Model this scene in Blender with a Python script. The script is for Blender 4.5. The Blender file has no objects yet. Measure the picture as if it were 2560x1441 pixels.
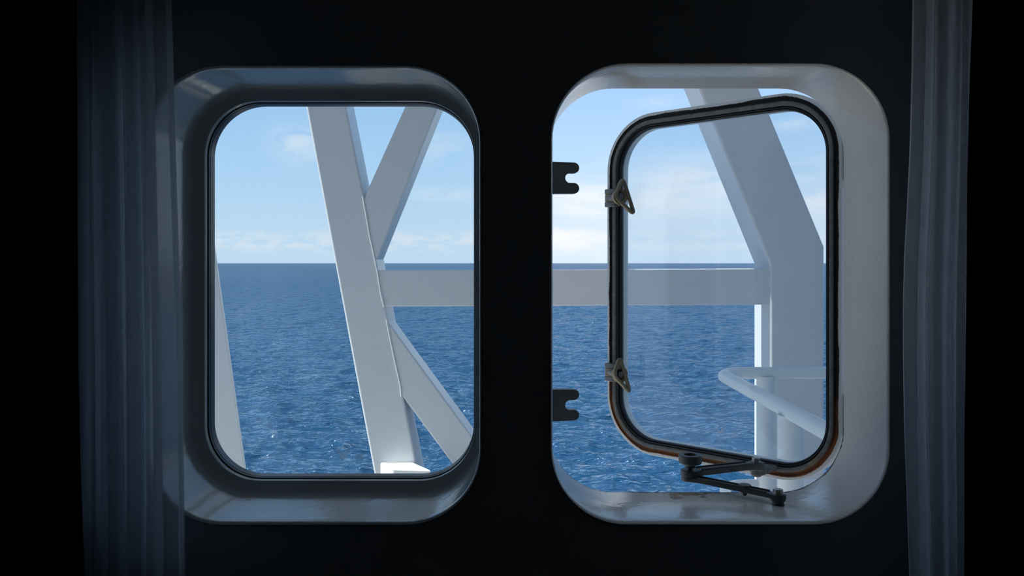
import bpy, bmesh, math, random
import numpy as np
from mathutils import Vector, Matrix
random.seed(4)
SC = bpy.context.scene
C = SC.collection
# ---------------------------------------------------------------- camera
F = 28.0 / 36.0 * 2560.0          # focal length in pixels of the 2560 px frame
HOR = 658.0                       # horizon row
CZ = 1.5                          # eye height above the cabin floor
cam_d = bpy.data.cameras.new('camera'); cam = bpy.data.objects.new('camera', cam_d); C.objects.link(cam)
cam_d.lens = 28; cam_d.sensor_width = 36; cam_d.sensor_fit = 'HORIZONTAL'
cam_d.shift_y = -(720.5 - HOR) / 2560.0
cam_d.clip_start = 0.02; cam_d.clip_end = 90000
cam.location = (0, 0, CZ); cam.rotation_euler = (math.radians(90), 0, 0)
SC.camera = cam
SC.view_settings.view_transform = 'Standard'; SC.view_settings.look = 'None'
SC.view_settings.gamma = 1.0; SC.view_settings.use_curve_mapping = False
SC.view_settings.exposure = 0.0

# ---------------------------------------------------------------- world (sky with clouds)
W = bpy.data.worlds.new('sky'); SC.world = W; W.use_nodes = True
nt = W.node_tree; nt.nodes.clear()
def N(t, tree=None, **kw):
    n = (tree or nt).nodes.new(t)
    for k, v in kw.items(): setattr(n, k, v)
    return n
def L(a, b, tree=None): (tree or nt).links.new(a, b)
def M_(tree, op, a, b=None, clamp=False):
    n = tree.nodes.new('ShaderNodeMath'); n.operation = op; n.use_clamp = clamp
    for i, v in enumerate((a, b)):
        if v is None: continue
        if hasattr(v, 'is_linked'): tree.links.new(v, n.inputs[i])
        else: n.inputs[i].default_value = v
    return n.outputs[0]
def ramp(tree, fac, stops, interp='LINEAR'):
    r = tree.nodes.new('ShaderNodeValToRGB'); r.color_ramp.interpolation = interp
    e = r.color_ramp.elements
    while len(e) < len(stops): e.new(0.5)
    for i, (p, c) in enumerate(stops):
        e[i].position = p; e[i].color = (*c, 1) if len(c) == 3 else c
    if fac is not None: tree.links.new(fac, r.inputs[0])
    return r.outputs[0]
def mixc(tree, fac, a, b, mode='MIX'):
    n = tree.nodes.new('ShaderNodeMix'); n.data_type = 'RGBA'; n.blend_type = mode
    for idx, v in ((0, fac), (6, a), (7, b)):
        if hasattr(v, 'is_linked'): tree.links.new(v, n.inputs[idx])
        elif isinstance(v, (int, float)): n.inputs[idx].default_value = v
        else: n.inputs[idx].default_value = (*v, 1)
    return n.outputs[2]
def noise(tree, vec, scale, detail=4, rough=0.5, dist=0.0):
    n = tree.nodes.new('ShaderNodeTexNoise'); n.inputs['Scale'].default_value = scale
    n.inputs['Detail'].default_value = detail; n.inputs['Roughness'].default_value = rough
    n.inputs['Distortion'].default_value = dist
    if vec is not None: tree.links.new(vec, n.inputs['Vector'])
    return n.outputs[0]
def mapping(tree, vec, scale=(1, 1, 1), loc=(0, 0, 0), rot=(0, 0, 0)):
    n = tree.nodes.new('ShaderNodeMapping'); n.inputs['Scale'].default_value = scale
    n.inputs['Location'].default_value = loc; n.inputs['Rotation'].default_value = rot
    tree.links.new(vec, n.inputs['Vector']); return n.outputs[0]

tc = N('ShaderNodeTexCoord'); sep = N('ShaderNodeSeparateXYZ'); L(tc.outputs['Generated'], sep.inputs[0])
el = M_(nt, 'MULTIPLY', M_(nt, 'ARCSINE', sep.outputs[2]), 180 / math.pi)        # elevation in degrees
az = M_(nt, 'MULTIPLY', M_(nt, 'ARCTAN2', sep.outputs[0], sep.outputs[1]), 180 / math.pi)
base = ramp(nt, M_(nt, 'DIVIDE', el, 90.0, True), [
    (0.0, (0.60, 0.76, 0.93)), (0.03, (0.57, 0.75, 0.95)), (0.08, (0.48, 0.70, 0.96)),
    (0.15, (0.36, 0.59, 0.92)), (0.28, (0.25, 0.46, 0.82)), (0.5, (0.16, 0.32, 0.66)), (1.0, (0.10, 0.22, 0.50))])
def azel(sx, sy, ox=0, oy=0):
    c = N('ShaderNodeCombineXYZ')
    L(M_(nt, 'MULTIPLY_ADD', az, sx), c.inputs[0]); L(M_(nt, 'MULTIPLY_ADD', el, sy), c.inputs[1])
    c.inputs[0].links[0].from_node.inputs[2].default_value = ox
    c.inputs[1].links[0].from_node.inputs[2].default_value = oy
    return c.outputs[0]
def smooth(tree, v, lo, hi):
    n = tree.nodes.new('ShaderNodeMapRange'); n.interpolation_type = 'SMOOTHSTEP'
    tree.links.new(v, n.inputs[0]); n.inputs[1].default_value = lo; n.inputs[2].default_value = hi
    return n.outputs[0]
def blob(a0, e0, ra, re):     # soft bank of cloud about one direction of the sky
    u = M_(nt, 'DIVIDE', M_(nt, 'SUBTRACT', az, a0), ra); v = M_(nt, 'DIVIDE', M_(nt, 'SUBTRACT', el, e0), re)
    d = M_(nt, 'ADD', M_(nt, 'MULTIPLY', u, u), M_(nt, 'MULTIPLY', v, v))
    return M_(nt, 'POWER', 2.718, M_(nt, 'MULTIPLY', d, -1.0))
col = base
# low cumulus line above the horizon
n1 = noise(nt, azel(0.55, 1.5, 3), 1.0, 8, 0.6)
low = M_(nt, 'MULTIPLY', smooth(nt, n1, 0.40, 0.58), M_(nt, 'MULTIPLY', smooth(nt, el, 0.3, 1.4), M_(nt, 'SUBTRACT', 1.0, smooth(nt, el, 1.7, 2.6))))
col = mixc(nt, M_(nt, 'MULTIPLY', low, 0.72), col, (0.86, 0.87, 0.92))
# haze veil, thicker to the right
veil = M_(nt, 'MULTIPLY', M_(nt, 'SUBTRACT', 1.0, smooth(nt, el, 0.0, 7.0)), 0.55)
veilr = M_(nt, 'MULTIPLY', veil, M_(nt, 'ADD', 0.35, M_(nt, 'MULTIPLY', smooth(nt, az, -4, 8), 0.65)))
col = mixc(nt, veilr, col, (0.78, 0.87, 0.98))
# broad white banks to the right
n2 = noise(nt, azel(0.10, 0.42, 7, 2), 1.0, 7, 0.55, 0.3)
bl = M_(nt, 'ADD', blob(5.5, 4.3, 5.5, 1.8), M_(nt, 'ADD', blob(13, 5.4, 5, 1.9), M_(nt, 'ADD', blob(21.5, 4.6, 4.5, 2.3), blob(5, 1.9, 4, 1.0))), True)
bank = M_(nt, 'MULTIPLY', smooth(nt, n2, 0.30, 0.62), bl, True)
col = mixc(nt, M_(nt, 'MULTIPLY', bank, 0.92), col, (0.92, 0.93, 0.98))
# high wisps
n3 = noise(nt, mapping(nt, azel(0.30, 0.75, 1, 5), rot=(0, 0, -0.35)), 1.0, 9, 0.62, 0.9)
wb = M_(nt, 'ADD', blob(-15.0, 8.3, 1.6, 1.3), M_(nt, 'ADD', M_(nt, 'MULTIPLY', blob(-5.2, 8.2, 2.0, 1.2), 0.6), M_(nt, 'ADD', M_(nt, 'MULTIPLY', blob(-5.0, 4.9, 2.2, 0.5), 0.8),
     M_(nt, 'ADD', M_(nt, 'MULTIPLY', blob(19.5, 9.3, 1.8, 0.45), 0.7), M_(nt, 'MULTIPLY', blob(10.2, 11.2, 1.6, 0.4), 0.4)))), True)
wis = M_(nt, 'MULTIPLY', smooth(nt, n3, 0.30, 0.60), wb, True)
col = mixc(nt, M_(nt, 'MULTIPLY', wis, 0.65), col, (0.86, 0.90, 0.96))
# sparse clouds round the rest of the sky
n4 = noise(nt, tc.outputs['Generated'], 3.0, 7, 0.6)
rest = M_(nt, 'MULTIPLY', smooth(nt, n4, 0.40, 0.62), smooth(nt, el, 16, 30))
col = mixc(nt, M_(nt, 'MULTIPLY', rest, 0.8), col, (0.80, 0.82, 0.84))
# below the horizon
col = mixc(nt, smooth(nt, el, -0.3, 0.0), (0.05, 0.14, 0.28), col)
bg = N('ShaderNodeBackground'); bg.inputs[1].default_value = 1.08; L(col, bg.inputs[0])
wo = N('ShaderNodeOutputWorld'); L(bg.outputs[0], wo.inputs[0])

# ---------------------------------------------------------------- sun: high, from the left along the ship's side
SUN_EL = math.radians(60)
sd = bpy.data.lights.new('sun', 'SUN'); sd.energy = 14.0; sd.angle = math.radians(0.53); sd.color = (1.0, 0.97, 0.92)
sun = bpy.data.objects.new('sun', sd); C.objects.link(sun)
sdir = Vector((math.cos(SUN_EL), 0.0, -math.sin(SUN_EL)))          # direction of travel
sun.rotation_euler = sdir.to_track_quat('-Z', 'Y').to_euler(); sun.location = (-4, 4, 8)

# ---------------------------------------------------------------- helpers
def P(px, py, Y):
    return Vector(((px - 1280) * Y / F, Y, CZ - (py - HOR) * Y / F))
def tag(o, label=None, cat=None, group=None, kind=None):
    for k, v in (('label', label), ('category', cat), ('group', group), ('kind', kind)):
        if v: o[k] = v
    return o
def empty(name, loc=(0, 0, 0), rz=0):
    o = bpy.data.objects.new(name, None); o.empty_display_size = 0.05
    C.objects.link(o); o.location = loc; o.rotation_euler = (0, 0, rz); return o
def mesh_obj(name, verts, faces, m, parent=None, smooth_=False, bevel=0, seg=3, angle=35):
    me = bpy.data.meshes.new(name); me.from_pydata([tuple(v) for v in verts], [], faces); me.update()
    return fin(name, me, m, parent, smooth_, bevel, seg, angle)
def fin(name, me, m, parent=None, smooth_=False, bevel=0, seg=3, angle=35):
    bm = bmesh.new(); bm.from_mesh(me); bmesh.ops.recalc_face_normals(bm, faces=bm.faces); bm.to_mesh(me); bm.free()
    o = bpy.data.objects.new(name, me); C.objects.link(o)
    for mm in (m if isinstance(m, list) else [m]): me.materials.append(mm)
    if smooth_:
        for p in me.polygons: p.use_smooth = True
        me.set_sharp_from_angle(angle=math.radians(angle))
    if bevel:
        b = o.modifiers.new('bevel', 'BEVEL'); b.width = bevel; b.segments = seg; b.limit_method = 'ANGLE'
        b.angle_limit = math.radians(30); b.harden_normals = True
        for p in me.polygons: p.use_smooth = True
        me.set_sharp_from_angle(angle=math.radians(60))
    if parent: o.parent = parent
    return o
class MB:
    def __init__(s): s.v = []; s.f = []
    def add(s, v, f):
        o = len(s.v); s.v += [Vector(q) for q in v]; s.f += [tuple(o + i for i in t) for t in f]; return s
    def box(s, c, d, rot=None):
        v = []
        for x in (-.5, .5):
            for y in (-.5, .5):
                for z in (-.5, .5):
                    p = Vector((x * d[0], y * d[1], z * d[2]))
                    if rot is not None: p = rot @ p
                    v.append(Vector(c) + p)
        return s.add(v, [(0, 1, 3, 2), (4, 6, 7, 5), (0, 4, 5, 1), (2, 3, 7, 6), (0, 2, 6, 4), (1, 5, 7, 3)])
    def prism(s, poly3, ext):       # planar polygon (3D points) extruded by a vector
        n = len(poly3); ext = Vector(ext)
        v = [Vector(p) for p in poly3] + [Vector(p) + ext for p in poly3]
        f = [tuple(range(n)), tuple(range(2 * n - 1, n - 1, -1))] + [(i, (i + 1) % n, n + (i + 1) % n, n + i) for i in range(n)]
        return s.add(v, f)
    def tube(s, path, r, n=20, closed=False, cap=True, flat=1.0):
        path = [Vector(p) for p in path]; m = len(path); rings = []; up = None
        rr = r if isinstance(r, list) else [r] * m
        for i, p in enumerate(path):
            a = path[i - 1] if (i > 0 or closed) else p; b = path[(i + 1) % m] if (i < m - 1 or closed) else p
            t = (b - a).normalized()
            if up is None:
                up = Vector((0, 0, 1)) if abs(t.z) < .9 else Vector((0, 1, 0))
            up = (up - t * up.dot(t)).normalized(); sd_ = t.cross(up)
            rings.append([p + up * (rr[i] * flat * math.sin(k * 2 * math.pi / n)) + sd_ * (rr[i] * math.cos(k * 2 * math.pi / n)) for k in range(n)])
        v = [q for g in rings for q in g]; f = []
        for i in range(m if closed else m - 1):
            j = (i + 1) % m
            for k in range(n): f.append((i * n + k, i * n + (k + 1) % n, j * n + (k + 1) % n, j * n + k))
        if cap and not closed: f += [tuple(range(n)), tuple(range(m * n - 1, (m - 1) * n - 1, -1))]
        return s.add(v, f)
    def lathe(s, o, ax, prof, n=32):   # prof: (radius, height) along axis
        ax = Vector(ax).normalized(); t = ax.orthogonal().normalized(); b = ax.cross(t); v = []; f = []
        for r, h in prof:
            for k in range(n):
                a = k * 2 * math.pi / n; v.append(Vector(o) + ax * h + (t * math.cos(a) + b * math.sin(a)) * max(r, 1e-5))
        m = len(prof)
        for i in range(m - 1):
            for k in range(n): f.append((i * n + k, i * n + (k + 1) % n, (i + 1) * n + (k + 1) % n, (i + 1) * n + k))
        f += [tuple(range(n)), tuple(range(m * n - 1, (m - 1) * n - 1, -1))]
        return s.add(v, f)
    def build(s, name, m, parent=None, sm=True, bevel=0, seg=3, angle=35):
        return mesh_obj(name, s.v, s.f, m, parent, sm, bevel, seg, angle)
def rrect(x0, x1, z0, z1, r, n=16):    # rounded rectangle, constant point count
    pts = []
    for cx, cz, a0 in ((x1 - r, z1 - r, 0), (x0 + r, z1 - r, 90), (x0 + r, z0 + r, 180), (x1 - r, z0 + r, 270)):
        for k in range(n + 1):
            a = math.radians(a0 + 90 * k / n); pts.append((cx + r * math.cos(a), cz + r * math.sin(a)))
    return pts
def ring_loft(name, loops, m, parent=None, close=False, sm=True, angle=30):
    n = len(loops[0]); v = [q for g in loops for q in g]; f = []
    K = len(loops)
    for i in range(K if close else K - 1):
        j = (i + 1) % K
        for k in range(n): f.append((i * n + k, i * n + (k + 1) % n, j * n + (k + 1) % n, j * n + k))
    return mesh_obj(name, v, f, m, parent, sm, angle=angle)
def plate_with_holes(name, outer, holes, y0, y1, m, bevel=0):
    bm = bmesh.new(); es = []
    for lp in [outer] + holes:
        vs = [bm.verts.new((x, y0, z)) for x, z in lp]
        es += [bm.edges.new((vs[i], vs[(i + 1) % len(vs)])) for i in range(len(vs))]
    bmesh.ops.triangle_fill(bm, use_beauty=True, use_dissolve=False, edges=es)
    r = bmesh.ops.extrude_face_region(bm, geom=bm.faces[:])
    for g in r['geom']:
        if isinstance(g, bmesh.types.BMVert): g.co.y = y1
    bmesh.ops.recalc_face_normals(bm, faces=bm.faces)
    me = bpy.data.meshes.new(name); bm.to_mesh(me); bm.free()
    o = bpy.data.objects.new(name, me); C.objects.link(o); me.materials.append(m); return o
def struct(o, label, cat): return tag(o, label, cat, kind='structure')

# ---------------------------------------------------------------- materials
def new_mat(name):
    m = bpy.data.materials.new(name); m.use_nodes = True; t = m.node_tree
    b = t.nodes['Principled BSDF']; return m, t, b
def objc(t): return N('ShaderNodeTexCoord', t).outputs['Object']
def bump(t, b, h, dist, strength=1.0):
    n = t.nodes.new('ShaderNodeBump'); n.inputs['Distance'].default_value = dist; n.inputs['Strength'].default_value = strength
    L(h, n.inputs['Height'], t); L(n.outputs[0], b.inputs['Normal'], t)
def simple(name, col, rough=.5, metal=0, var=0.15, nscale=40, bmp=0.0003, spec=0.5):
    m, t, b = new_mat(name); oc = objc(t); n = noise(t, oc, nscale, 6, .6)
    c = mixc(t, n, tuple(x * (1 - var) for x in col), tuple(min(1, x * (1 + var)) for x in col))
    L(c, b.inputs['Base Color'], t); b.inputs['Roughness'].default_value = rough; b.inputs['Metallic'].default_value = metal
    b.inputs['Specular IOR Level'].default_value = spec
    if bmp: bump(t, b, n, bmp)
    return m
mat_wall = simple('dark_cabin_lining', (0.72, 0.75, 0.75), 0.7, var=.1, nscale=25, bmp=.0002, spec=.3)
mat_room = simple('dim_cabin_panel', (0.74, 0.74, 0.72), 0.8, var=.1, nscale=6)
mat_floor = simple('navy_carpet', (0.02, 0.025, 0.045), 0.95, var=.3, nscale=200, bmp=.002)
mat_drape = simple('navy_drape_cloth', (0.010, 0.011, 0.024), 0.95, var=.2, nscale=300, spec=.1)
mat_black = simple('black_rubber', (0.010, 0.010, 0.013), 0.35, var=.3, nscale=60)
mat_dust_rubber = simple('worn_rubber_seal', (0.030, 0.032, 0.036), 0.6, var=.5, nscale=80, bmp=.0006)
mat_bronze = simple('tarnished_bronze', (0.24, 0.20, 0.13), 0.5, metal=.35, var=.35, nscale=90, bmp=.0006)
mat_arm = simple('dark_green_bronze_arm', (0.085, 0.095, 0.095), 0.5, metal=.3, var=.4, nscale=70, bmp=.0004)
mat_bolt = simple('galvanised_bolt_steel', (0.45, 0.43, 0.41), 0.35, metal=.8, var=.3, nscale=200)
mat_lug = simple('grey_metal_lug', (0.17, 0.18, 0.18), 0.5, metal=.5, var=.35, nscale=120, bmp=.0004)
mat_fork = simple('dark_grey_painted_steel', (0.30, 0.31, 0.30), 0.55, metal=.0, var=.2, nscale=80)

def paint(name, col, rough, orange=0.0004, oscale=90, chips=None, stain=None, speck=True):
    m, t, b = new_mat(name); oc = objc(t)
    n = noise(t, oc, 9, 5, .55)
    c = mixc(t, n, tuple(x * .93 for x in col), col)
    rmask = None
    if speck:      # tiny dark blemishes in the paint
        v = N('ShaderNodeTexVoronoi', t); v.inputs['Scale'].default_value = 38; L(oc, v.inputs['Vector'], t)
        sp = M_(t, 'LESS_THAN', v.outputs['Distance'], 0.035)
        c = mixc(t, M_(t, 'MULTIPLY', sp, .7), c, (0.12, 0.10, 0.09))
    sepn = N('ShaderNodeSeparateXYZ', t); L(oc, sepn.inputs[0], t)
    if chips:      # rusty chips along the outer lip
        n2 = noise(t, mapping(t, oc, (1, 1, 1)), 45, 5, .65)
        edge = smooth(t, sepn.outputs[1], chips[0], chips[1])
        lowz = M_(t, 'SUBTRACT', 1.0, smooth(t, sepn.outputs[2], CZ - .30, CZ - .18))
        k = M_(t, 'MULTIPLY', edge, M_(t, 'ADD', .35, M_(t, 'MULTIPLY', lowz, .55)))
        msk = M_(t, 'GREATER_THAN', M_(t, 'ADD', n2, k), 1.02)
        c = mixc(t, msk, c, (0.10, 0.035, 0.02))
    if stain:
        for (sx, sy, rx, ry, th) in stain:
            u = M_(t, 'DIVIDE', M_(t, 'SUBTRACT', sepn.outputs[0], sx), rx); w = M_(t, 'DIVIDE', M_(t, 'SUBTRACT', sepn.outputs[1], sy), ry)
            d = M_(t, 'SQRT', M_(t, 'ADD', M_(t, 'MULTIPLY', u, u), M_(t, 'MULTIPLY', w, w)))
            n3 = noise(t, oc, 110, 4, .6, .5)
            s = M_(t, 'MULTIPLY', smooth(t, M_(t, 'SUBTRACT', M_(t, 'MULTIPLY', n3, 1.9), d), th, th + .45), M_(t, 'LESS_THAN', sepn.outputs[2], CZ - .25))
            c = mixc(t, M_(t, 'MULTIPLY', s, .85), c, mixc(t, n3, (0.10, 0.03, 0.01), (0.30, 0.16, 0.06)))
    L(c, b.inputs['Base Color'], t); b.inputs['Roughness'].default_value = rough
    b.inputs['Coat Weight'].default_value = 0.0
    h = M_(t, 'ADD', noise(t, oc, oscale, 3, .5), M_(t, 'MULTIPLY', noise(t, oc, oscale * .22, 2, .5), 1.1))
    bump(t, b, h, orange)
    return m
stains = [((1690 - 1280) / F * 1.085, 1.088, .015, .012, .10), ((1722 - 1280) / F * 1.10, 1.104, .040, .012, .02), ((1760 - 1280) / F * 1.08, 1.09, .008, .007, .1)]
mat_reveal_l = paint('cream_gloss_paint', (0.74, 0.75, 0.72), .15, .00035, 80)
mat_reveal = paint('white_gloss_paint', (0.76, 0.76, 0.73), .16, .0004, 100, chips=(1.100, 1.117), stain=stains)
mat_sash = paint('white_chipped_paint', (0.70, 0.70, 0.67), .45, .0004, 120, speck=False)
mat_hull = paint('white_hull_paint', (0.74, 0.75, 0.76), .35, .0004, 60)
mat_deck = paint('grey_deck_paint', (0.30, 0.305, 0.30), .5, .0004, 60)
mat_steel = paint('white_marine_paint', (0.66, 0.66, 0.67), .30, .0006, 55, speck=True)
mat_pipe = paint('white_rail_paint', (0.72, 0.76, 0.77), .35, .0004, 60)

# rusty / gunmetal sash ring materials
def sash_metal(name, dark, rust, thr_bottom, rough=.6):
    m, t, b = new_mat(name); oc = objc(t); s = N('ShaderNodeSeparateXYZ', t); L(oc, s.inputs[0], t)
    n = noise(t, oc, 80, 8, .72); n2 = noise(t, oc, 16, 4, .6)
    c = mixc(t, n, tuple(x * .05 for x in dark), tuple(x * 1.9 for x in dark))
    bot = M_(t, 'SUBTRACT', 1.0, smooth(t, s.outputs[2], -.27, -.12))
    k = M_(t, 'ADD', M_(t, 'MULTIPLY', bot, thr_bottom), n2)
    rm = smooth(t, k, .60, .88)
    c = mixc(t, rm, c, mixc(t, n, tuple(x * .35 for x in rust), tuple(min(1, x * 1.7) for x in rust)))
    L(c, b.inputs['Base Color'], t); b.inputs['Roughness'].default_value = rough; b.inputs['Metallic'].default_value = .0; b.inputs['Specular IOR Level'].default_value = .25
    bump(t, b, n, .0012); return m
mat_channel = sash_metal('rusted_seal_channel', (0.020, 0.018, 0.018), (0.20, 0.068, 0.018), .36)
mat_band = sash_metal('pitted_grey_metal', (0.17, 0.175, 0.17), (0.20, 0.17, 0.12), .16, .85)

def glass_mat(name, tint, haze, hazecol, speck=.5, strength=.35):
    m, t, b = new_mat(name); t.nodes.remove(b); out = [n for n in t.nodes if n.type == 'OUTPUT_MATERIAL'][0]
    oc = objc(t)
    tr = N('ShaderNodeBsdfTransparent', t); tr.inputs[0].default_value = (*tint, 1)
    gl = N('ShaderNodeBsdfGlossy', t); gl.inputs['Roughness'].default_value = .015; gl.inputs['Color'].default_value = (1, 1, 1, 1)
    fr = N('ShaderNodeFresnel', t); fr.inputs['IOR'].default_value = 1.5
    a = N('ShaderNodeMixShader', t); L(fr.outputs[0], a.inputs[0], t); L(tr.outputs[0], a.inputs[1], t); L(gl.outputs[0], a.inputs[2], t)
    df = N('ShaderNodeBsdfDiffuse', t); df.inputs[0].default_value = (*hazecol, 1)
    tl = N('ShaderNodeBsdfTranslucent', t); tl.inputs[0].default_value = (*hazecol, 1)
    dm = N('ShaderNodeMixShader', t); dm.inputs[0].default_value = .5; L(df.outputs[0], dm.inputs[1], t); L(tl.outputs[0], dm.inputs[2], t)
    v = N('ShaderNodeTexVoronoi', t); v.inputs['Scale'].default_value = 640; L(oc, v.inputs['Vector'], t)
    cs = N('ShaderNodeSeparateColor', t); L(v.outputs['Color'], cs.inputs[0], t)
    sp = M_(t, 'MULTIPLY', M_(t, 'LESS_THAN', v.outputs['Distance'], .17), M_(t, 'GREATER_THAN', cs.outputs[0], 1 - speck))
    big = noise(t, oc, 6, 3, .5)
    hz = M_(t, 'ADD', M_(t, 'MULTIPLY', sp, strength), M_(t, 'MULTIPLY', big, haze * 2))
    e = N('ShaderNodeMixShader', t); L(hz, e.inputs[0], t); L(a.outputs[0], e.inputs[1], t); L(dm.outputs[0], e.inputs[2], t)
    L(e.outputs[0], out.inputs[0], t); return m
mat_pane_l = glass_mat('salt_flecked_glass', (.91, .96, .975), .012, (.75, .85, .9), .45, .22)
mat_pane_r = glass_mat('hazed_glass', (.90, .955, .985), .040, (.80, .90, .98), .50, .22)
mat_etch = glass_mat('etched_glass', (.8, .85, .88), .36, (1, 1, 1), 0, 0)
def sheer_mat(name, col, thr):
    m, t, b = new_mat(name); t.nodes.remove(b); out = [n for n in t.nodes if n.type == 'OUTPUT_MATERIAL'][0]
    uv = N('ShaderNodeTexCoord', t).outputs['UV']; s = N('ShaderNodeSeparateXYZ', t); L(uv, s.inputs[0], t)
    # uv is in metres along the cloth: fine square net with threads 1.25 mm apart
    wu = M_(t, 'ABSOLUTE', M_(t, 'SINE', M_(t, 'MULTIPLY', s.outputs[0], math.pi / .0014)))
    wv = M_(t, 'ABSOLUTE', M_(t, 'SINE', M_(t, 'MULTIPLY', s.outputs[1], math.pi / .00135)))
    hole = M_(t, 'MULTIPLY', smooth(t, wu, .30, .75), smooth(t, wv, .30, .75))
    streak = noise(t, mapping(t, uv, (60, 1.2, 1)), 1.0, 3, .6)
    cover = M_(t, 'SUBTRACT', 1.0, M_(t, 'MULTIPLY', hole, M_(t, 'ADD', .55, M_(t, 'MULTIPLY', streak, .6))), True)
    df = N('ShaderNodeBsdfDiffuse', t); df.inputs[0].default_value = (*col, 1)
    tl = N('ShaderNodeBsdfTranslucent', t); tl.inputs[0].default_value = (*col, 1)
    a = N('ShaderNodeMixShader', t); a.inputs[0].default_value = .5; L(df.outputs[0], a.inputs[1], t); L(tl.outputs[0], a.inputs[2], t)
    tr = N('ShaderNodeBsdfTransparent', t)
    e = N('ShaderNodeMixShader', t); L(M_(t, 'MULTIPLY', cover, thr, True), e.inputs[0], t); L(tr.outputs[0], e.inputs[1], t); L(a.outputs[0], e.inputs[2], t)
    L(e.outputs[0], out.inputs[0], t); return m
mat_sheer = sheer_mat('white_net_voile', (.88, .93, 1.0), .90)

# ---------------------------------------------------------------- cabin shell
WX0, WX1, WZ0, WZ1 = -1.7, 1.7, 0.0, 2.45
def base_rect(x0, x1, yt, yb): return ((x0 - 1280) / F, (x1 - 1280) / F, CZ - (yb - HOR) / F, CZ - (yt - HOR) / F)
LW = base_rect(385, 1200, 177, 1297); RW = base_rect(1380, 2203, 172, 1296)
R0 = 182 / F
def hole(b, s, k=(1, 1, 1, 1), n=16, r0=R0):      # inset by s metres (scaled per side: left, right, bottom, top)
    return rrect(b[0] + s * k[0], b[1] - s * k[1], b[2] + s * k[2], b[3] - s * k[3], max(.01, r0 - s), n)
outer = [(WX0, WZ0), (WX1, WZ0), (WX1, WZ1), (WX0, WZ1)]
w = plate_with_holes('wall_front', outer, [hole(LW, -.0035), hole(RW, -.0035)], .985, 1.012, mat_wall)
struct(w, 'near black cabin wall lining around the two windows', 'wall')
w = plate_with_holes('wall_hull', [(-2.6, -1.5), (2.6, -1.5), (2.6, 2.7), (-2.6, 2.7)], [hole(LW, -.004), hole(RW, -.004)], 1.0125, 1.115, mat_hull)
struct(w, 'white painted ship side outside the cabin windows', 'wall')
for nm, c, d, m, lb, ct in (
    ('floor', (0, -.55, -.03), (3.6, 3.3, .06), mat_floor, 'dark cabin floor below the windows', 'floor'),
    ('ceiling', (0, -.55, WZ1 + .03), (3.6, 3.3, .06), mat_room, 'dark cabin ceiling above the windows', 'ceiling'),
    ('wall_left', (WX0 - .03, -.55, 1.225), (.06, 3.07, 2.45), mat_room, 'dark cabin wall left of the curtains', 'wall'),
    ('wall_right', (WX1 + .03, -.55, 1.225), (.06, 3.07, 2.45), mat_room, 'dark cabin wall right of the curtains', 'wall'),
    ('wall_back', (0, -2.1, 1.225), (3.4, .06, 2.45), mat_room, 'dark cabin wall facing the windows', 'wall')):
    struct(MB().box(c, d).build(nm, m, sm=False), lb, ct)

# ---------------------------------------------------------------- window 1 (left, closed)
def loops(b, prof, k=(1, 1, 1, 1)):
    return [[(x, 1 + d, z) for x, z in hole(b, s / F, k)] for d, s in prof]
KL = (1.24, .85, 1.03, .95)
prof_l = [(.012, -6.9), (-.0165, -6.5), (-.018, -4), (-.016, -1), (-.010, 0.5), (0, 0), (.098, 0), (.103, 1), (.1065, 4), (.1095, 9), (.1130, 17), (.1165, 24.5), (.1172, 27), (.1178, 28.4), (.1190, 29.0), (.1285, 29.6),
          (.150, 29.6), (.160, 26), (.160, -44), (.1152, -44)]
win1 = ring_loft('window_1', loops(LW, prof_l, KL), mat_reveal_l, angle=40)
struct(win1, 'left cabin window, closed, with deep rounded pale painted reveal', 'window')
gk = ring_loft('glazing_seal', loops(LW, [(.1275, 27.5), (.1275, 30.6), (.1285, 32.0), (.131, 32.6), (.1335, 32.6), (.134, 33.2), (.1385, 33.4), (.149, 33.4), (.149, 27.5)], KL), mat_black, win1, close=True, angle=25)
tag(gk, 'black rubber glazing seal')
lp = hole(LW, 32 / F, KL)
pane = MB().prism([(x, 1.140, z) for x, z in lp], (0, .007, 0)).build('glass_pane', mat_pane_l, win1, sm=False)

# etched glazing mark: text helper ----------------------------------------
def text_mesh(body, size):
    cu = bpy.data.curves.new('t', 'FONT'); cu.body = body; cu.size = size; cu.align_x = 'CENTER'; cu.resolution_u = 3
    o = bpy.data.objects.new('t', cu); C.objects.link(o); dg = bpy.context.evaluated_depsgraph_get(); dg.update()
    me = bpy.data.meshes.new_from_object(o.evaluated_get(dg)); bpy.data.objects.remove(o)
    v = [tuple(p.co) for p in me.vertices]; f = [tuple(p.vertices) for p in me.polygons]; bpy.data.meshes.remove(me); return v, f
def etched(parent, fr, spec, depth=.0006):
    """fr(x, z) -> 3D; spec items in millimetres"""
    mb = MB()
    for it in spec:
        if it[0] == 'text':
            v, f = text_mesh(it[1], it[4] / 1000.0); sx = it[5] if len(it) > 5 else 1
            mb.add([fr(it[2] / 1000 + p[0] * sx, it[3] / 1000 + p[1]) for p in v], f)
        elif it[0] == 'line':
            _, x0, z0, x1, z1, wd = it; d = Vector((x1 - x0, z1 - z0)).normalized(); nn = Vector((-d.y, d.x)) * wd / 2
            q = [(x0 + nn.x, z0 + nn.y), (x1 + nn.x, z1 + nn.y), (x1 - nn.x, z1 - nn.y), (x0 - nn.x, z0 - nn.y)]
            mb.add([fr(a / 1000, c / 1000) for a, c in q], [(0, 1, 2, 3)])
    return mb.build('etched_mark', mat_etch, parent, sm=False)
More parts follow.
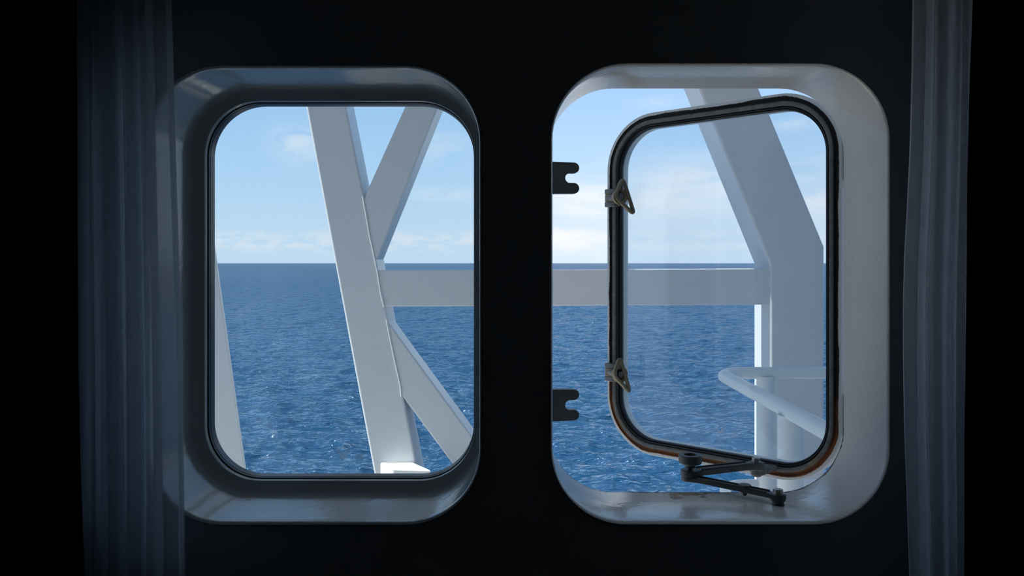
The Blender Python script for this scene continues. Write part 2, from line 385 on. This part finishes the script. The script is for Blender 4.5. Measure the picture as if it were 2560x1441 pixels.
def mark_spec():
    s = [('text', 'BOHAMET', 0, 0, 8.6, .80)]
    for a in range(6):
        s.append(('line', -17 + a * 2.1, -1.2, -2 + a * .75, -27 - (a % 2), 1.15)); s.append(('line', 17 - a * 2.3, -1.2, 1.5 - a * .4, -27, 1.15))
    s += [('text', 'Made in', 2, -31, 4.5, .9), ('text', 'BOHAMET SAFETY GLASS', 14, -37, 5.0, .95), ('text', 'EN ISO 614  DIN 1249', 12, -42.5, 4.4, .9)]
    for a in range(11): s.append(('line', 33 + a * 1.7, -9 - (a % 3), 33 + a * 1.7, -24 - (a % 2) * 3, 1.0))
    s += [('line', 26, -13, 26, -33, .7), ('line', 26, -13, 33, -13, .7), ('line', 32, -26, 50, -26, .9), ('line', 32, -29, 50, -29, .9), ('line', 50, -9, 50, -30, .7)]
    return s
o1 = P(857, 1123, 1.1395)
etched(pane, lambda x, z: o1 + Vector((x * .60, 0, z * .60)), mark_spec())

# ---------------------------------------------------------------- window 2 (right, opening)
prof_r = [(.012, -6.9), (-.0165, -6.5), (-.018, -4.5), (-.0165, -1.5), (-.010, 0.3), (0, 0), (.113, 0), (.1152, -2), (.1175, -6), (.1175, -44), (.1152, -44)]
win2 = ring_loft('window_2', loops(RW, prof_r), mat_reveal, angle=40)
struct(win2, 'right cabin window opening with deep rounded white reveal and rusty sill', 'window')

# ---------------------------------------------------------------- opened sash (hinged at right, swung out 42 degrees)
HX, HY = .4765, 1.150
sash = empty('hinged_casement', (HX, HY, CZ), math.atan2(.673, -.74))
tag(sash, 'open metal framed window sash with rusty edge, swung outward in the right opening', 'window sash')
SW, SZ0, SZ1, SR = .413, -.3300, .2580, .094
def sloops(prof):   # (inset, inward offset) in metres; local x = hinge to free edge, y = towards the cabin
    return [[(x, y, z) for x, z in rrect(u, SW - u, SZ0 + u, SZ1 - u, max(.01, SR - u), 16)] for u, y in prof]
ring_loft('painted_rim', sloops([(.0245, -.0150), (.0238, -.030), (.022, -.033), (.002, -.033), (0, -.031), (0, -.0005), (.0008, .0008), (.0056, .0008), (.0060, -.004), (.010, -.004), (.010, -.0150)]), mat_sash, sash, close=True, angle=40)
# ragged edge where paint has chipped: the channel lips over the rim irregularly
def ragged(prof, amp):
    out = []; rnd = [random.random() for _ in range(400)]
    for pi, (u, y) in enumerate(prof):
        lp = []
        base_ = rrect(u, SW - u, SZ0 + u, SZ1 - u, max(.01, SR - u), 40)
        # subdivide straight sides
        pts = []
        for i, p in enumerate(base_):
            q = base_[(i + 1) % len(base_)]; dd = math.dist(p, q); k = 120 if dd > .05 else 1
            for j in range(k): pts.append((p[0] + (q[0] - p[0]) * j / k, p[1] + (q[1] - p[1]) * j / k))
        cx, cz = SW / 2, (SZ0 + SZ1) / 2
        for i, (x, z) in enumerate(pts):
            if pi in amp:
                q_ = i / 9.0; f_ = q_ - int(q_); lo_ = rnd[int(q_) % 397] * (1 - f_) + rnd[(int(q_) + 1) % 397] * f_; r = amp[pi] * (.35 * rnd[i % 400] + 1.25 * max(0, lo_ - .25) + .15 * rnd[(i // 3) % 400]); d = Vector((x - cx, z - cz)); 
                nx = max(-1, min(1, (x - cx) / (SW / 2 - u) )) ; nz = max(-1, min(1, (z - cz) / ((SZ1 - SZ0) / 2 - u)))
                nx = nx ** 9; nz = nz ** 9
                x += nx * r; z += nz * r
            lp.append((x, y, z))
        out.append(lp)
    return out
ring_loft('seal_channel', ragged([(.0062, -.0038), (.0060, .0010), (.0068, .0014), (.0075, -.0010), (.0105, -.0014), (.0128, .0003), (.0128, -.0038)], {1: .0019, 2: .0012}), mat_channel, sash, close=True, angle=60)
ring_loft('metal_band', sloops([(.0120, -.004), (.0120, .0006), (.0126, .0020), (.0140, .0024), (.0165, .0020), (.0180, .0016), (.0188, 0), (.0192, -.006), (.0192, -.010), (.0125, -.010)]), mat_band, sash, close=True, angle=30)
ring_loft('glazing_seal', sloops([(.0190, -.0105), (.0192, -.002), (.0206, -.0004), (.0226, -.0008), (.0232, -.0045), (.0238, -.0032), (.0250, -.0050), (.0256, -.0090), (.0256, -.0098), (.020, -.0105)]), mat_black, sash, close=True, angle=25)
sp = [(x, -.0100, z) for x, z in rrect(.0215, SW - .0215, SZ0 + .0215, SZ1 - .0215, SR - .0215)]
spane = MB().prism(sp, (0, -.0050, 0)).build('glass_pane', mat_pane_r, sash, sm=False)
# local frame position of the etched mark on the sash pane
du = Vector((-.74, .673, 0)).normalized(); dn = Vector((-.673, -.74, 0)).normalized(); S0 = Vector((HX, HY, CZ))
def sash_local(px, py, n_off):
    d = Vector(((px - 1280) / F, 1, -(py - HOR) / F)); o = Vector((0, 0, CZ)); pl = S0 + dn * n_off
    t = (pl - o).dot(dn) / d.dot(dn); q = o + d * t - S0; return q.dot(du), q.z
u0, z0 = sash_local(1800, 1066, -.0098)
etched(spane, lambda x, z: Vector((u0 - x * .62, -.0097, z0 + z * .52)), mark_spec())
for z in (.15, -.22):
    hg = MB().lathe((-.006, -.012, z - .03), (0, 0, 1), [(.008, 0), (.008, .06)], 20).box((-.014, -.016, z), (.030, .006, .05))
    hg.build('hinge', mat_lug, sash)

# clamps on the free edge
def torus_path(pts, r_corner, n=7):
    out = []; m = len(pts)
    for i in range(m):
        p, a, b = Vector(pts[i]), Vector(pts[i - 1]), Vector(pts[(i + 1) % m])
        p0 = p + (a - p).normalized() * r_corner[i]; p1 = p + (b - p).normalized() * r_corner[i]
        for k in range(n + 1):
            t = k / n; out.append((1 - t) ** 2 * p0 + 2 * t * (1 - t) * p + t * t * p1)
        nx_ = Vector(pts[(i + 1) % m]); q = nx_ + (p - nx_).normalized() * r_corner[(i + 1) % m]
        for k in range(1, 5): out.append(p1 + (q - p1) * k / 5)
    return out
def clamp(py, tri, worn):
    u, z = sash_local(1530, py, .004)
    c = bpy.data.objects.new('clamp', None)
    # the clamp body: two lug plates on the frame edge
    mb = MB()
    for s in (-1, 1):
        poly = [(x, y) for x, y in ((SW - .026, -.002), (SW + .0005, -.002), (SW + .0015, .001), (SW + .0015, .006), (SW - .001, .0095), (SW - .006, .0110), (SW - .014, .0110), (SW - .022, .009), (SW - .026, .004))]
        mb.prism([(x, y, z + s * .0115 - .0042) for x, y in poly], (0, 0, .0084))
    body = mb.build('clamp_lug', mat_lug, sash, bevel=.0012, seg=2)
    sw = MB().lathe((SW - .0065, .0030, z - .0072), (0, 0, 1), [(.0070, 0), (.0078, .001), (.0078, .0134), (.0070, .0144)], 28)
    sw.box((SW - .014, .0065, z), (.014, .008, .0135))
    sw.build('swivel_block', mat_bronze, body, bevel=.0008, seg=2)
    # bolt and ring nut, axis swung back over the frame towards the cabin
    ax = Vector((-.93, .36, 0)).normalized()        # in sash coordinates
    e1 = Vector((.36, .93, 0)) * -1                  # moves right in view
    o = Vector((SW - .010, .0065, z))
    bt = MB().lathe(o, ax, [(.0056, 0), (.0056, .034), (.0050, .0352)], 24)
    bt.build('swing_bolt', mat_lug, body)
    hub_o = o + ax * .0160
    hub = MB().lathe(hub_o, ax, [(.0075, 0), (.0085, .001), (.0092, .004), (.0122, .009), (.0142, .014), (.0148, .017), (.0142, .0185), (.0112, .0175), (.0085, .014), (.0062, .012)], 32)
    cen = hub_o + ax * .018
    pts = [cen + e1 * a + Vector((0, 0, b)) for a, b in tri]
    hub.tube(torus_path(pts, [.012, .010, .012]), .0036, 14, closed=True)
    hub.build('ring_nut', mat_bronze, body, angle=50)
    return body
TRI1 = [(.004, .0335), (-.0125, -.001), (.029, -.031)]
TRI2 = [(-.002, .0315), (-.0145, .000), (.020, -.034)]
b1 = clamp(495.5, TRI1, False); tag(b1, 'upper clamp with triangular bronze ring nut')
b2 = clamp(931, TRI2, True); tag(b2, 'lower clamp with triangular bronze ring nut')

# ---------------------------------------------------------------- keeper forks on the left side of the opening
def fork(py_top, py_bot, lab):
    Y = 1.088; zt = CZ - (py_top - HOR) * Y / F; zb = CZ - (py_bot - HOR) * Y / F; h = zt - zb
    xw = RW[0] - .001; Lx = (1452 - 1280) * Y / F - RW[0]; pr = h * .17
    pts = [(0, -h * .56), (0, h * .56), (.0035, h * .505), (Lx - pr, h * .49)]
    pts += [(Lx - pr + pr * math.sin(a), h * .49 - pr + pr * math.cos(a)) for a in [math.radians(18 * k) for k in range(1, 10)]]
    tz = h * .49 - 2 * pr
    pts += [(Lx - pr, tz)]
    rc = tz; cx = Lx * .70
    pts += [(cx - rc * math.sin(a), rc * math.cos(a)) for a in [math.radians(15 * k) for k in range(0, 13)]]
    pts += [(Lx - pr, -tz)]
    pts += [(Lx - pr + pr * math.sin(a), -h * .49 + pr + pr * math.cos(a)) for a in [math.radians(180 - 18 * k) for k in range(9, 0, -1)]]
    pts += [(Lx - pr, -h * .49), (.0035, -h * .505)]
    o = MB().prism([(x, 0, z) for x, z in pts], (0, .010, 0)).build('keeper_fork', mat_fork, bevel=.0012, seg=2)
    o.location = (xw, Y - .004, (zt + zb) / 2); o.rotation_euler = (0, 0, math.radians(9))
    return tag(o, lab, 'latch fork', 'latch forks at the left of the right window')
fork(405, 485, 'upper dark steel two pronged latch fork on the left side of the open window')
fork(974, 1054, 'lower dark steel two pronged latch fork on the left side of the open window')

# ---------------------------------------------------------------- sash stay on the sill
SILL = RW[2]
stay = empty('window_stay', (.3527, 1.056, SILL)); tag(stay, 'dark jointed metal window stay bolted to the white sill of the open window', 'window stay')
P0 = Vector((0, 0, 0)); P1 = Vector((.2560 - .3527, 1.1445 - 1.056, 0)); P2 = Vector((.3645 - .3527, 1.188 - 1.056, 0))
def arm(a, b, z0, th, wa, wb, slot=True, ends=(0, 0)):
    d = (b - a); Ln = d.length; d.normalize(); s = Vector((-d.y, d.x, 0)); mb = MB()
    pts = []
    for k in range(13):
        t = math.radians(90 + 15 * k); pts.append(a + d * (wa * math.cos(t)) + s * (wa * math.sin(t)))
    nb = wa * .62
    pts += [a + d * (wa * 1.3) - s * nb, b - d * (wb * 1.3) - s * nb]
    for k in range(13):
        t = math.radians(-90 + 15 * k); pts.append(b + d * (wb * math.cos(t)) + s * (wb * math.sin(t)))
    pts += [b - d * (wb * 1.3) + s * nb, a + d * (wa * 1.3) + s * nb]
    mb.prism([p + Vector((0, 0, z0)) for p in pts], (0, 0, th))
    if slot:      # raised rails that leave a groove along the arm
        for sg in (-1, 1):
            c = (a + b) / 2 + s * sg * (nb - .0014) + Vector((0, 0, z0 + th + .0008))
            mb.box(c, (Ln - wa - wb - .004, .0026, .0018), Matrix.Rotation(math.atan2(d.y, d.x), 3, 'Z'))
    return mb
zl = .0080
la = arm(P0, P1, zl, .0062, .0105, .0125); lower = la.build('lower_arm', mat_arm, stay, bevel=.0008, seg=2)
mid = P0 + (P1 - P0) * .36
MB().lathe(mid + Vector((0, 0, zl + .0062)), (0, 0, 1), [(.0080, 0), (.0088, .001), (.0088, .0028), (.0078, .0036)], 28).build('slide_stud', mat_arm, lower)
MB().lathe(mid + Vector((0, 0, zl - .005)), (0, 0, 1), [(.0022, 0), (.0028, .001), (.0028, .006)], 16).build('slide_pin', mat_arm, lower)
MB().lathe((0, 0, -.0004), (0, 0, 1), [(.0092, 0), (.0080, .001), (.0075, .002), (.0075, .0055), (.0095, .006), (.0095, .0085)], 28).build('pivot_post', mat_arm, stay)
def hexbolt(o, sc=1.0):
    mb = MB().lathe(o, (0, 0, 1), [(.0078 * sc, 0), (.0078 * sc, .0014)], 24)
    mb.lathe(Vector(o) + Vector((0, 0, .0014)), (0, 0, 1), [(.0064 * sc, 0), (.0064 * sc, .0046), (.0058 * sc, .0052)], 6); return mb
hexbolt((0, 0, zl + .0062)).build('bolt', mat_bolt, stay, sm=False)
MB().lathe(P1 + Vector((0, 0, zl + .0020)), (0, 0, 1), [(.0118, 0), (.0122, .001), (.0122, .0040), (.0118, .0046)], 32).build('joint_boss', mat_arm, stay)
zu = zl + .0068
ua = arm(P1, P2, zu, .0085, .0135, .0115); upper = ua.build('upper_arm', mat_arm, stay, bevel=.0008, seg=2)
upper.rotation_euler = (0, 0, 0)
kn = MB().lathe(P1 + Vector((0, 0, zu + .0085)), (0, 0, 1), [(.0036, -.002), (.0036, .0030), (.0075, .0034), (.0078, .0075), (.0086, .0085), (.0152, .0092), (.0164, .0105), (.0166, .0205), (.0156, .0219), (.0096, .0219), (.0088, .0210), (.0085, .0130), (.001, .0130)], 44)
tag(kn.build('clamp_knob', mat_arm, stay), 'round hollow topped knob')
hexbolt(P2 + Vector((0, 0, zu + .0085)), .95).build('bolt', mat_bolt, stay, sm=False)
# lug that carries the stay on the sash's lower rail (part of the sash)
q = Vector((stay.location.x + P2.x, stay.location.y + P2.y, 0)); ql = q - Vector((HX, HY, 0))
lu, ln = ql.dot(du), ql.dot(dn); lz = SILL - CZ + zu
lg = MB().lathe((lu, ln, lz - .0125), (0, 0, 1), [(.0065, 0), (.0085, .003), (.0085, .010), (.0100, .0110), (.0100, .0120)], 28)
lg.prism([(lu - .013, .0025, lz - .0105), (lu + .013, .0025, lz - .0105), (lu + .0085, ln, lz - .0105), (lu - .0085, ln, lz - .0105)], (0, 0, .0075))
lg.build('stay_lug', mat_band, sash, bevel=.0008, seg=2)

# ---------------------------------------------------------------- curtains
def curtain(name, edges_l, edges_r, Yc, amp, waves, m, ztop, zbot, nu=260, nv=90, seed=1, gather=None):
    """edges: lists of (z above floor, x); the cloth hangs in folds between them"""
    def ev(e, z):
        e = sorted(e)
        if z <= e[0][0]: return e[0][1]
        for (za, xa), (zb, xb) in zip(e, e[1:]):
            if z <= zb:
                t = (z - za) / (zb - za); t = t * t * (3 - 2 * t) if False else t; return xa + (xb - xa) * t
        return e[-1][1]
    rnd = random.Random(seed); ph = [rnd.uniform(0, 6.28) for _ in range(8)]
    fr = [waves * f for f in (1, 1.63, 2.41, .57)]; am = [1, .55, .35, .6]
    V = []; UV = []; Fc = []
    for j in range(nv + 1):
        z = zbot + (ztop - zbot) * j / nv; xl, xr = ev(edges_l, z), ev(edges_r, z); s = 0; pv = None
        for i in range(nu + 1):
            t = i / nu; tt = t
            g = 1 if gather is None else gather(t)
            y = Yc; dx = 0
            for k in range(4):
                a = 2 * math.pi * fr[k] * t + ph[k] + .35 * math.sin(z * 2.1 + ph[k + 4])
                y += amp * g * am[k] * math.sin(a) * .5; dx += amp * .45 * am[k] * math.sin(2 * a + .7) * .25 * math.sin(math.pi * t)
            x = xl + (xr - xl) * t + dx
            V.append((x, y, z))
            if pv: s += math.dist(pv, (x, y))
            pv = (x, y); UV.append((s, z))
    for j in range(nv):
        for i in range(nu): a = j * (nu + 1) + i; Fc.append((a, a + 1, a + nu + 2, a + nu + 1))
    me = bpy.data.meshes.new(name); me.from_pydata(V, [], Fc); me.update()
    uvl = me.uv_layers.new(name='cloth')
    for lpi, l in enumerate(me.loops): uvl.data[lpi].uv = UV[l.vertex_index]
    for p in me.polygons: p.use_smooth = True
    o = bpy.data.objects.new(name, me); C.objects.link(o); me.materials.append(m); return o
def ed(lst, Y): return [(CZ - (py - HOR) * Y / F, (px - 1280) * Y / F) for px, py in lst]
YS = .900
o = curtain('sheer_curtain', ed([(150, 0), (150, 1441)], YS), ed([(430, -400), (430, 0), (434, 120), (437, 240), (441, 380), (445, 520), (450, 680), (455, 880), (459, 1080), (461, 1250), (462, 1441), (466, 3000)], YS), YS, .026, 6.5, mat_sheer, 2.40, .03, seed=3)
tag(o, 'pale sheer net curtain hanging over the left edge of the left window', 'curtain', 'sheer curtains')
YS = .860
o = curtain('sheer_curtain', ed([(2292, -400), (2290, 0), (2287, 200), (2282, 380), (2275, 520), (2268, 640), (2265, 760), (2265, 900), (2268, 1080), (2275, 1250), (2281, 1441), (2290, 3000)], YS), ed([(2470, 0), (2460, 1441)], YS), YS, .024, 3.4, mat_sheer, 2.40, .03, seed=8)
tag(o, 'pale sheer net curtain hanging to the right of the open window', 'curtain', 'sheer curtains')
YD = .830
o = curtain('blackout_drape', ed([(-560, 0), (-560, 1441)], YD), ed([(190, -400), (192, 0), (194, 500), (196, 900), (201, 1150), (208, 1350), (213, 1441), (235, 3000)], YD), YD, .045, 5, mat_drape, 2.40, .03, seed=5, gather=lambda t: min(1, 6 * min(t, 1 - t)))
tag(o, 'black navy heavy drape at the far left of the photo', 'drape', 'heavy drapes')
YD = .790
o = curtain('blackout_drape', ed([(2434, -400), (2432, 0), (2424, 200), (2418, 450), (2415, 800), (2411, 1100), (2411, 1441), (2411, 3000)], YD), ed([(3120, 0), (3120, 1441)], YD), YD, .045, 5, mat_drape, 2.40, .03, seed=6, gather=lambda t: min(1, 6 * min(t, 1 - t)))
tag(o, 'black navy heavy drape at the far right of the photo', 'drape', 'heavy drapes')
for nm, y, lb in (('curtain_rail', .880, 'white ceiling rail of the sheer curtains'), ('drape_rail', .810, 'dark ceiling rail of the heavy drapes')):
    o = MB().box((0, y, 2.425), (3.3, .03, .05)).build(nm, mat_room, sm=False, bevel=.002); tag(o, lb, 'curtain rail')

# ---------------------------------------------------------------- steelwork outside
YF = 3.0
def px_prism(poly, y0, y1, mb=None):
    mb = mb or MB(); return mb.prism([P(a, b, YF) * 1 + Vector((0, y0 - YF, 0)) for a, b in poly], (0, y1 - y0, 0))
truss = empty('steel_truss', (0, YF, 0)); tag(truss, 'white painted steel truss of box beams with slanted braces outside both windows', 'steel truss')
def tpart(name, poly, y0, y1, bv=.007, seg=4):
    o = px_prism(poly, y0, y1).build(name, mat_steel, truss, bevel=bv, seg=seg); o.matrix_parent_inverse = Matrix.Translation((0, -YF, 0)); return o
xl = lambda y: 765 + .1855 * (y - 268)
xr = lambda y: 865 + .196 * (y - 265)
tpart('leaning_column', [(xl(-500), -500), (xr(-500), -500), (xr(1700), 1700), (xl(1700), 1700)], 3.0, 3.19, .009)
tpart('diagonal_brace', [(1013 + .449 * 271, -6), (1095 + .403 * 271, -6), (941, 651), (925, 640), (900, 515)], 3.003, 3.165, .008)
tpart('thinned_brace_end', [(1013 + .449 * 765, -500), (1095 + .403 * 765, -500), (1095 + .403 * 260, 5), (1013 + .449 * 260, 5)], 3.006, 3.085, .004)  # unseen upper end of the brace, thinned so sun reaches the post's side
tpart('shade_beam', [(1300, -420), (1800, -420), (1800, -337), (1300, -337)], 2.99, 3.21, .006)  # unseen beam added to shade the slanted side of the post
tpart('cross_beam', [(930, 676.5), (1935, 671.5), (1935, 762.5), (950, 767.5)], 3.005, 3.105, .004)
tpart('lower_brace', [(955, 785), (969 + .733 * 896, 1700), (1002 + .744 * 711, 1700), (992, 975), (950, 800)], 3.003, 3.15, .008)
tpart('post', [(1747 - .404 * 721, -500), (1898 - .4137 * 721, -500), (2061, 617), (2061, 1700), (1925, 1700), (1925, 659)], 3.0, 3.20, .010, 5)
def bead(pts):
    o = MB().tube([P(a, b, YF - .0005) for a, b in pts], .0028, 8).build('weld_bead', mat_steel, truss); o.matrix_parent_inverse = Matrix.Translation((0, -YF, 0))
bead([(907, 492), (912, 520), (924, 590), (936, 645), (944, 684)]); bead([(944, 684), (951, 730), (960, 768)]); bead([(966, 800), (983, 885), (1001, 967), (1003, 992)])
# slanting beam at the far left edge of the left window
o = MB().prism([P(a, b, 2.861) for a, b in [(533 + .139 * (-500 - 607), -500), (533 + .139 * (1700 - 607), 1700), (300, 1700), (-30, -500)]], (0, .018, 0)).build('slanted_beam', mat_steel, bevel=.005, seg=4)
tag(o, 'white slanted steel beam showing at the far left of the left window', 'steel beam')
# foundation box in front of the leaning column
zt = P(950, 1156, 3.0).z; a0 = P(950, 1156, 2.996); a1 = P(1033, 1157, 2.996)
f0 = Vector(((982 - 1280) * 2.90 / F, 2.90, zt)); f1 = Vector(((1078 - 1280) * 2.885 / F, 2.885, zt))
a0.z = a1.z = zt
o = MB().prism([a0, a1, f1, f0], (0, 0, -.40)).build('steel_pedestal', mat_steel, bevel=.006, seg=4)
tag(o, 'small sunlit white steel box at the foot of the leaning column', 'steel box')

# unseen helpers: added deck bounces sunlight upward, added platform shades rail and sash
struct(MB().box((0, 2.35, CZ - 1.60), (6.5, 2.46, .06)).build('bounce_deck', mat_deck, sm=False), 'unseen grey deck added below the windows to bounce sunlight', 'deck')
struct(MB().box((.85, 1.985, CZ + 1.20), (4.1, 1.74, .08)).build('shade_platform', mat_hull, sm=False), 'unseen white platform added overhead to shade the rail and sash', 'deck')

# guard rail
rail = empty('guard_rail', (.7, 2.2, CZ - .75)); tag(rail, 'white tubular guard rail with rounded corner outside the open window', 'railing')
def rpart(mb, name, m=mat_pipe):
    o = mb.build(name, m, rail, angle=50); o.matrix_parent_inverse = Matrix.Translation(-rail.location); return o
def rail_path(z, x0=.702, ycor=2.72, rc=.10, y0=1.30, x1=2.3):
    p = [(x0, y0 + (ycor - rc - y0) * k / 8, z) for k in range(8)]
    p += [(x0 + rc - rc * math.cos(a), ycor - rc + rc * math.sin(a), z) for a in [math.radians(9 * k) for k in range(11)]]
    p += [(x0 + rc + (x1 - x0 - rc) * k / 8, ycor, z) for k in range(1, 9)]
    return p
zr = CZ - .3757
rpart(MB().tube(rail_path(zr), .0205, 24), 'top_rail')
rpart(MB().tube(rail_path(CZ - .755), .0155, 20), 'middle_rail')
rpart(MB().tube([(.866, 2.72, zr - .01), (.866, 2.72, CZ - 1.6)], .0300, 28), 'stanchion')
rpart(MB().tube([(.706, 2.02, zr - .01), (.706, 2.02, CZ - 1.6)], .0320, 28), 'stanchion')

# ---------------------------------------------------------------- sea
def sea():
    H = 12.0; rng = np.random.default_rng(5)
    # rows get longer with distance; the whole sheet is centred under the ship
    r1 = np.geomspace(20, 900, 1100); r2 = np.geomspace(920, 60000, 60); R = np.concatenate([r1, r2])
    th = np.radians(np.linspace(-40, 40, 900))
    RR, TT = np.meshgrid(R, th, indexing='ij'); X = RR * np.sin(TT); Y = RR * np.cos(TT)
    Z = np.zeros_like(X); DX = np.zeros_like(X); DY = np.zeros_like(X)
    sp_r = np.gradient(R)[:, None]; sp_t = R[:, None] * (th[1] - th[0]); sp = np.maximum(sp_r, sp_t)
    nw = 150; lam = np.exp(rng.uniform(np.log(.45), np.log(8), nw))
    for l in lam:
        ang = rng.normal(math.radians(250), math.radians(38)); k = 2 * math.pi / l
        a = .0105 * l ** .62 * rng.uniform(.5, 1.3) * (.85 if 1.3 < l < 5 else .52); ph = rng.uniform(0, 6.28)
        fade = np.clip((l / sp - 2.0) / 2.5, 0, 1)
        arg = k * (X * math.cos(ang) + Y * math.sin(ang)) + ph + .8 * np.sin(X * .11 * math.cos(ang + 1) + Y * .09 * math.sin(ang + 1) + ph)
        Z += a * fade * np.cos(arg); q = .9
        DX -= q * a * fade * math.cos(ang) * np.sin(arg); DY -= q * a * fade * math.sin(ang) * np.sin(arg)
    V = np.stack([X + DX, Y + DY, Z + CZ - H], -1).reshape(-1, 3)
    nr, ntt = X.shape; idx = np.arange(nr * ntt).reshape(nr, ntt)
    Fq = np.stack([idx[:-1, :-1], idx[:-1, 1:], idx[1:, 1:], idx[1:, :-1]], -1).reshape(-1, 4)
    me = bpy.data.meshes.new('sea'); me.vertices.add(len(V)); me.vertices.foreach_set('co', V.ravel().astype(np.float32))
    me.loops.add(Fq.size); me.loops.foreach_set('vertex_index', Fq.ravel().astype(np.int32))
    me.polygons.add(len(Fq)); me.polygons.foreach_set('loop_start', np.arange(0, Fq.size, 4, dtype=np.int32))
    me.polygons.foreach_set('use_smooth', np.ones(len(Fq), dtype=bool)); me.update(); me.validate()
    m, t, b = new_mat('sea_water'); oc = objc(t)
    n = noise(t, mapping(t, oc, (.02, .012, 1)), 1, 4, .6)
    L(mixc(t, n, (.012, .075, .15), (.020, .105, .20)), b.inputs['Base Color'], t)
    t.nodes.remove(b); out = [q for q in t.nodes if q.type == 'OUTPUT_MATERIAL'][0]
    df = N('ShaderNodeBsdfDiffuse', t); L(mixc(t, n, (.0045, .027, .066), (.006, .037, .086)), df.inputs[0], t)
    gl = N('ShaderNodeBsdfGlossy', t); gl.inputs['Roughness'].default_value = .05
    rp = noise(t, mapping(t, oc, (1.9, 3.8, 2)), 1, 3, .55); rp2 = noise(t, mapping(t, oc, (.42, .95, .5)), 1, 4, .55)
    rp3 = noise(t, mapping(t, oc, (.085, .24, .1)), 1, 5, .6)
    hh = M_(t, 'ADD', M_(t, 'ADD', M_(t, 'MULTIPLY', rp, .40), M_(t, 'MULTIPLY', rp2, 1.1)), M_(t, 'MULTIPLY', rp3, 5.0))
    so = N('ShaderNodeSeparateXYZ', t); L(oc, so.inputs[0], t); far = smooth(t, so.outputs[1], 60, 450)
    bn = t.nodes.new('ShaderNodeBump'); bn.inputs['Distance'].default_value = .45; L(hh, bn.inputs['Height'], t)
    fr = N('ShaderNodeFresnel', t); fr.inputs['IOR'].default_value = 1.33
    for q in (df, gl, fr): L(bn.outputs[0], q.inputs['Normal'], t)
    k = M_(t, 'MINIMUM', M_(t, 'MULTIPLY', fr.outputs[0], 1.15), M_(t, 'SUBTRACT', .66, M_(t, 'MULTIPLY', far, .26)))
    e = N('ShaderNodeMixShader', t); L(k, e.inputs[0], t); L(df.outputs[0], e.inputs[1], t); L(gl.outputs[0], e.inputs[2], t)
    L(e.outputs[0], out.inputs[0], t)
    o = bpy.data.objects.new('sea', me); C.objects.link(o); me.materials.append(m); return o
struct(sea(), 'rippled deep blue open sea reaching to the horizon', 'sea')
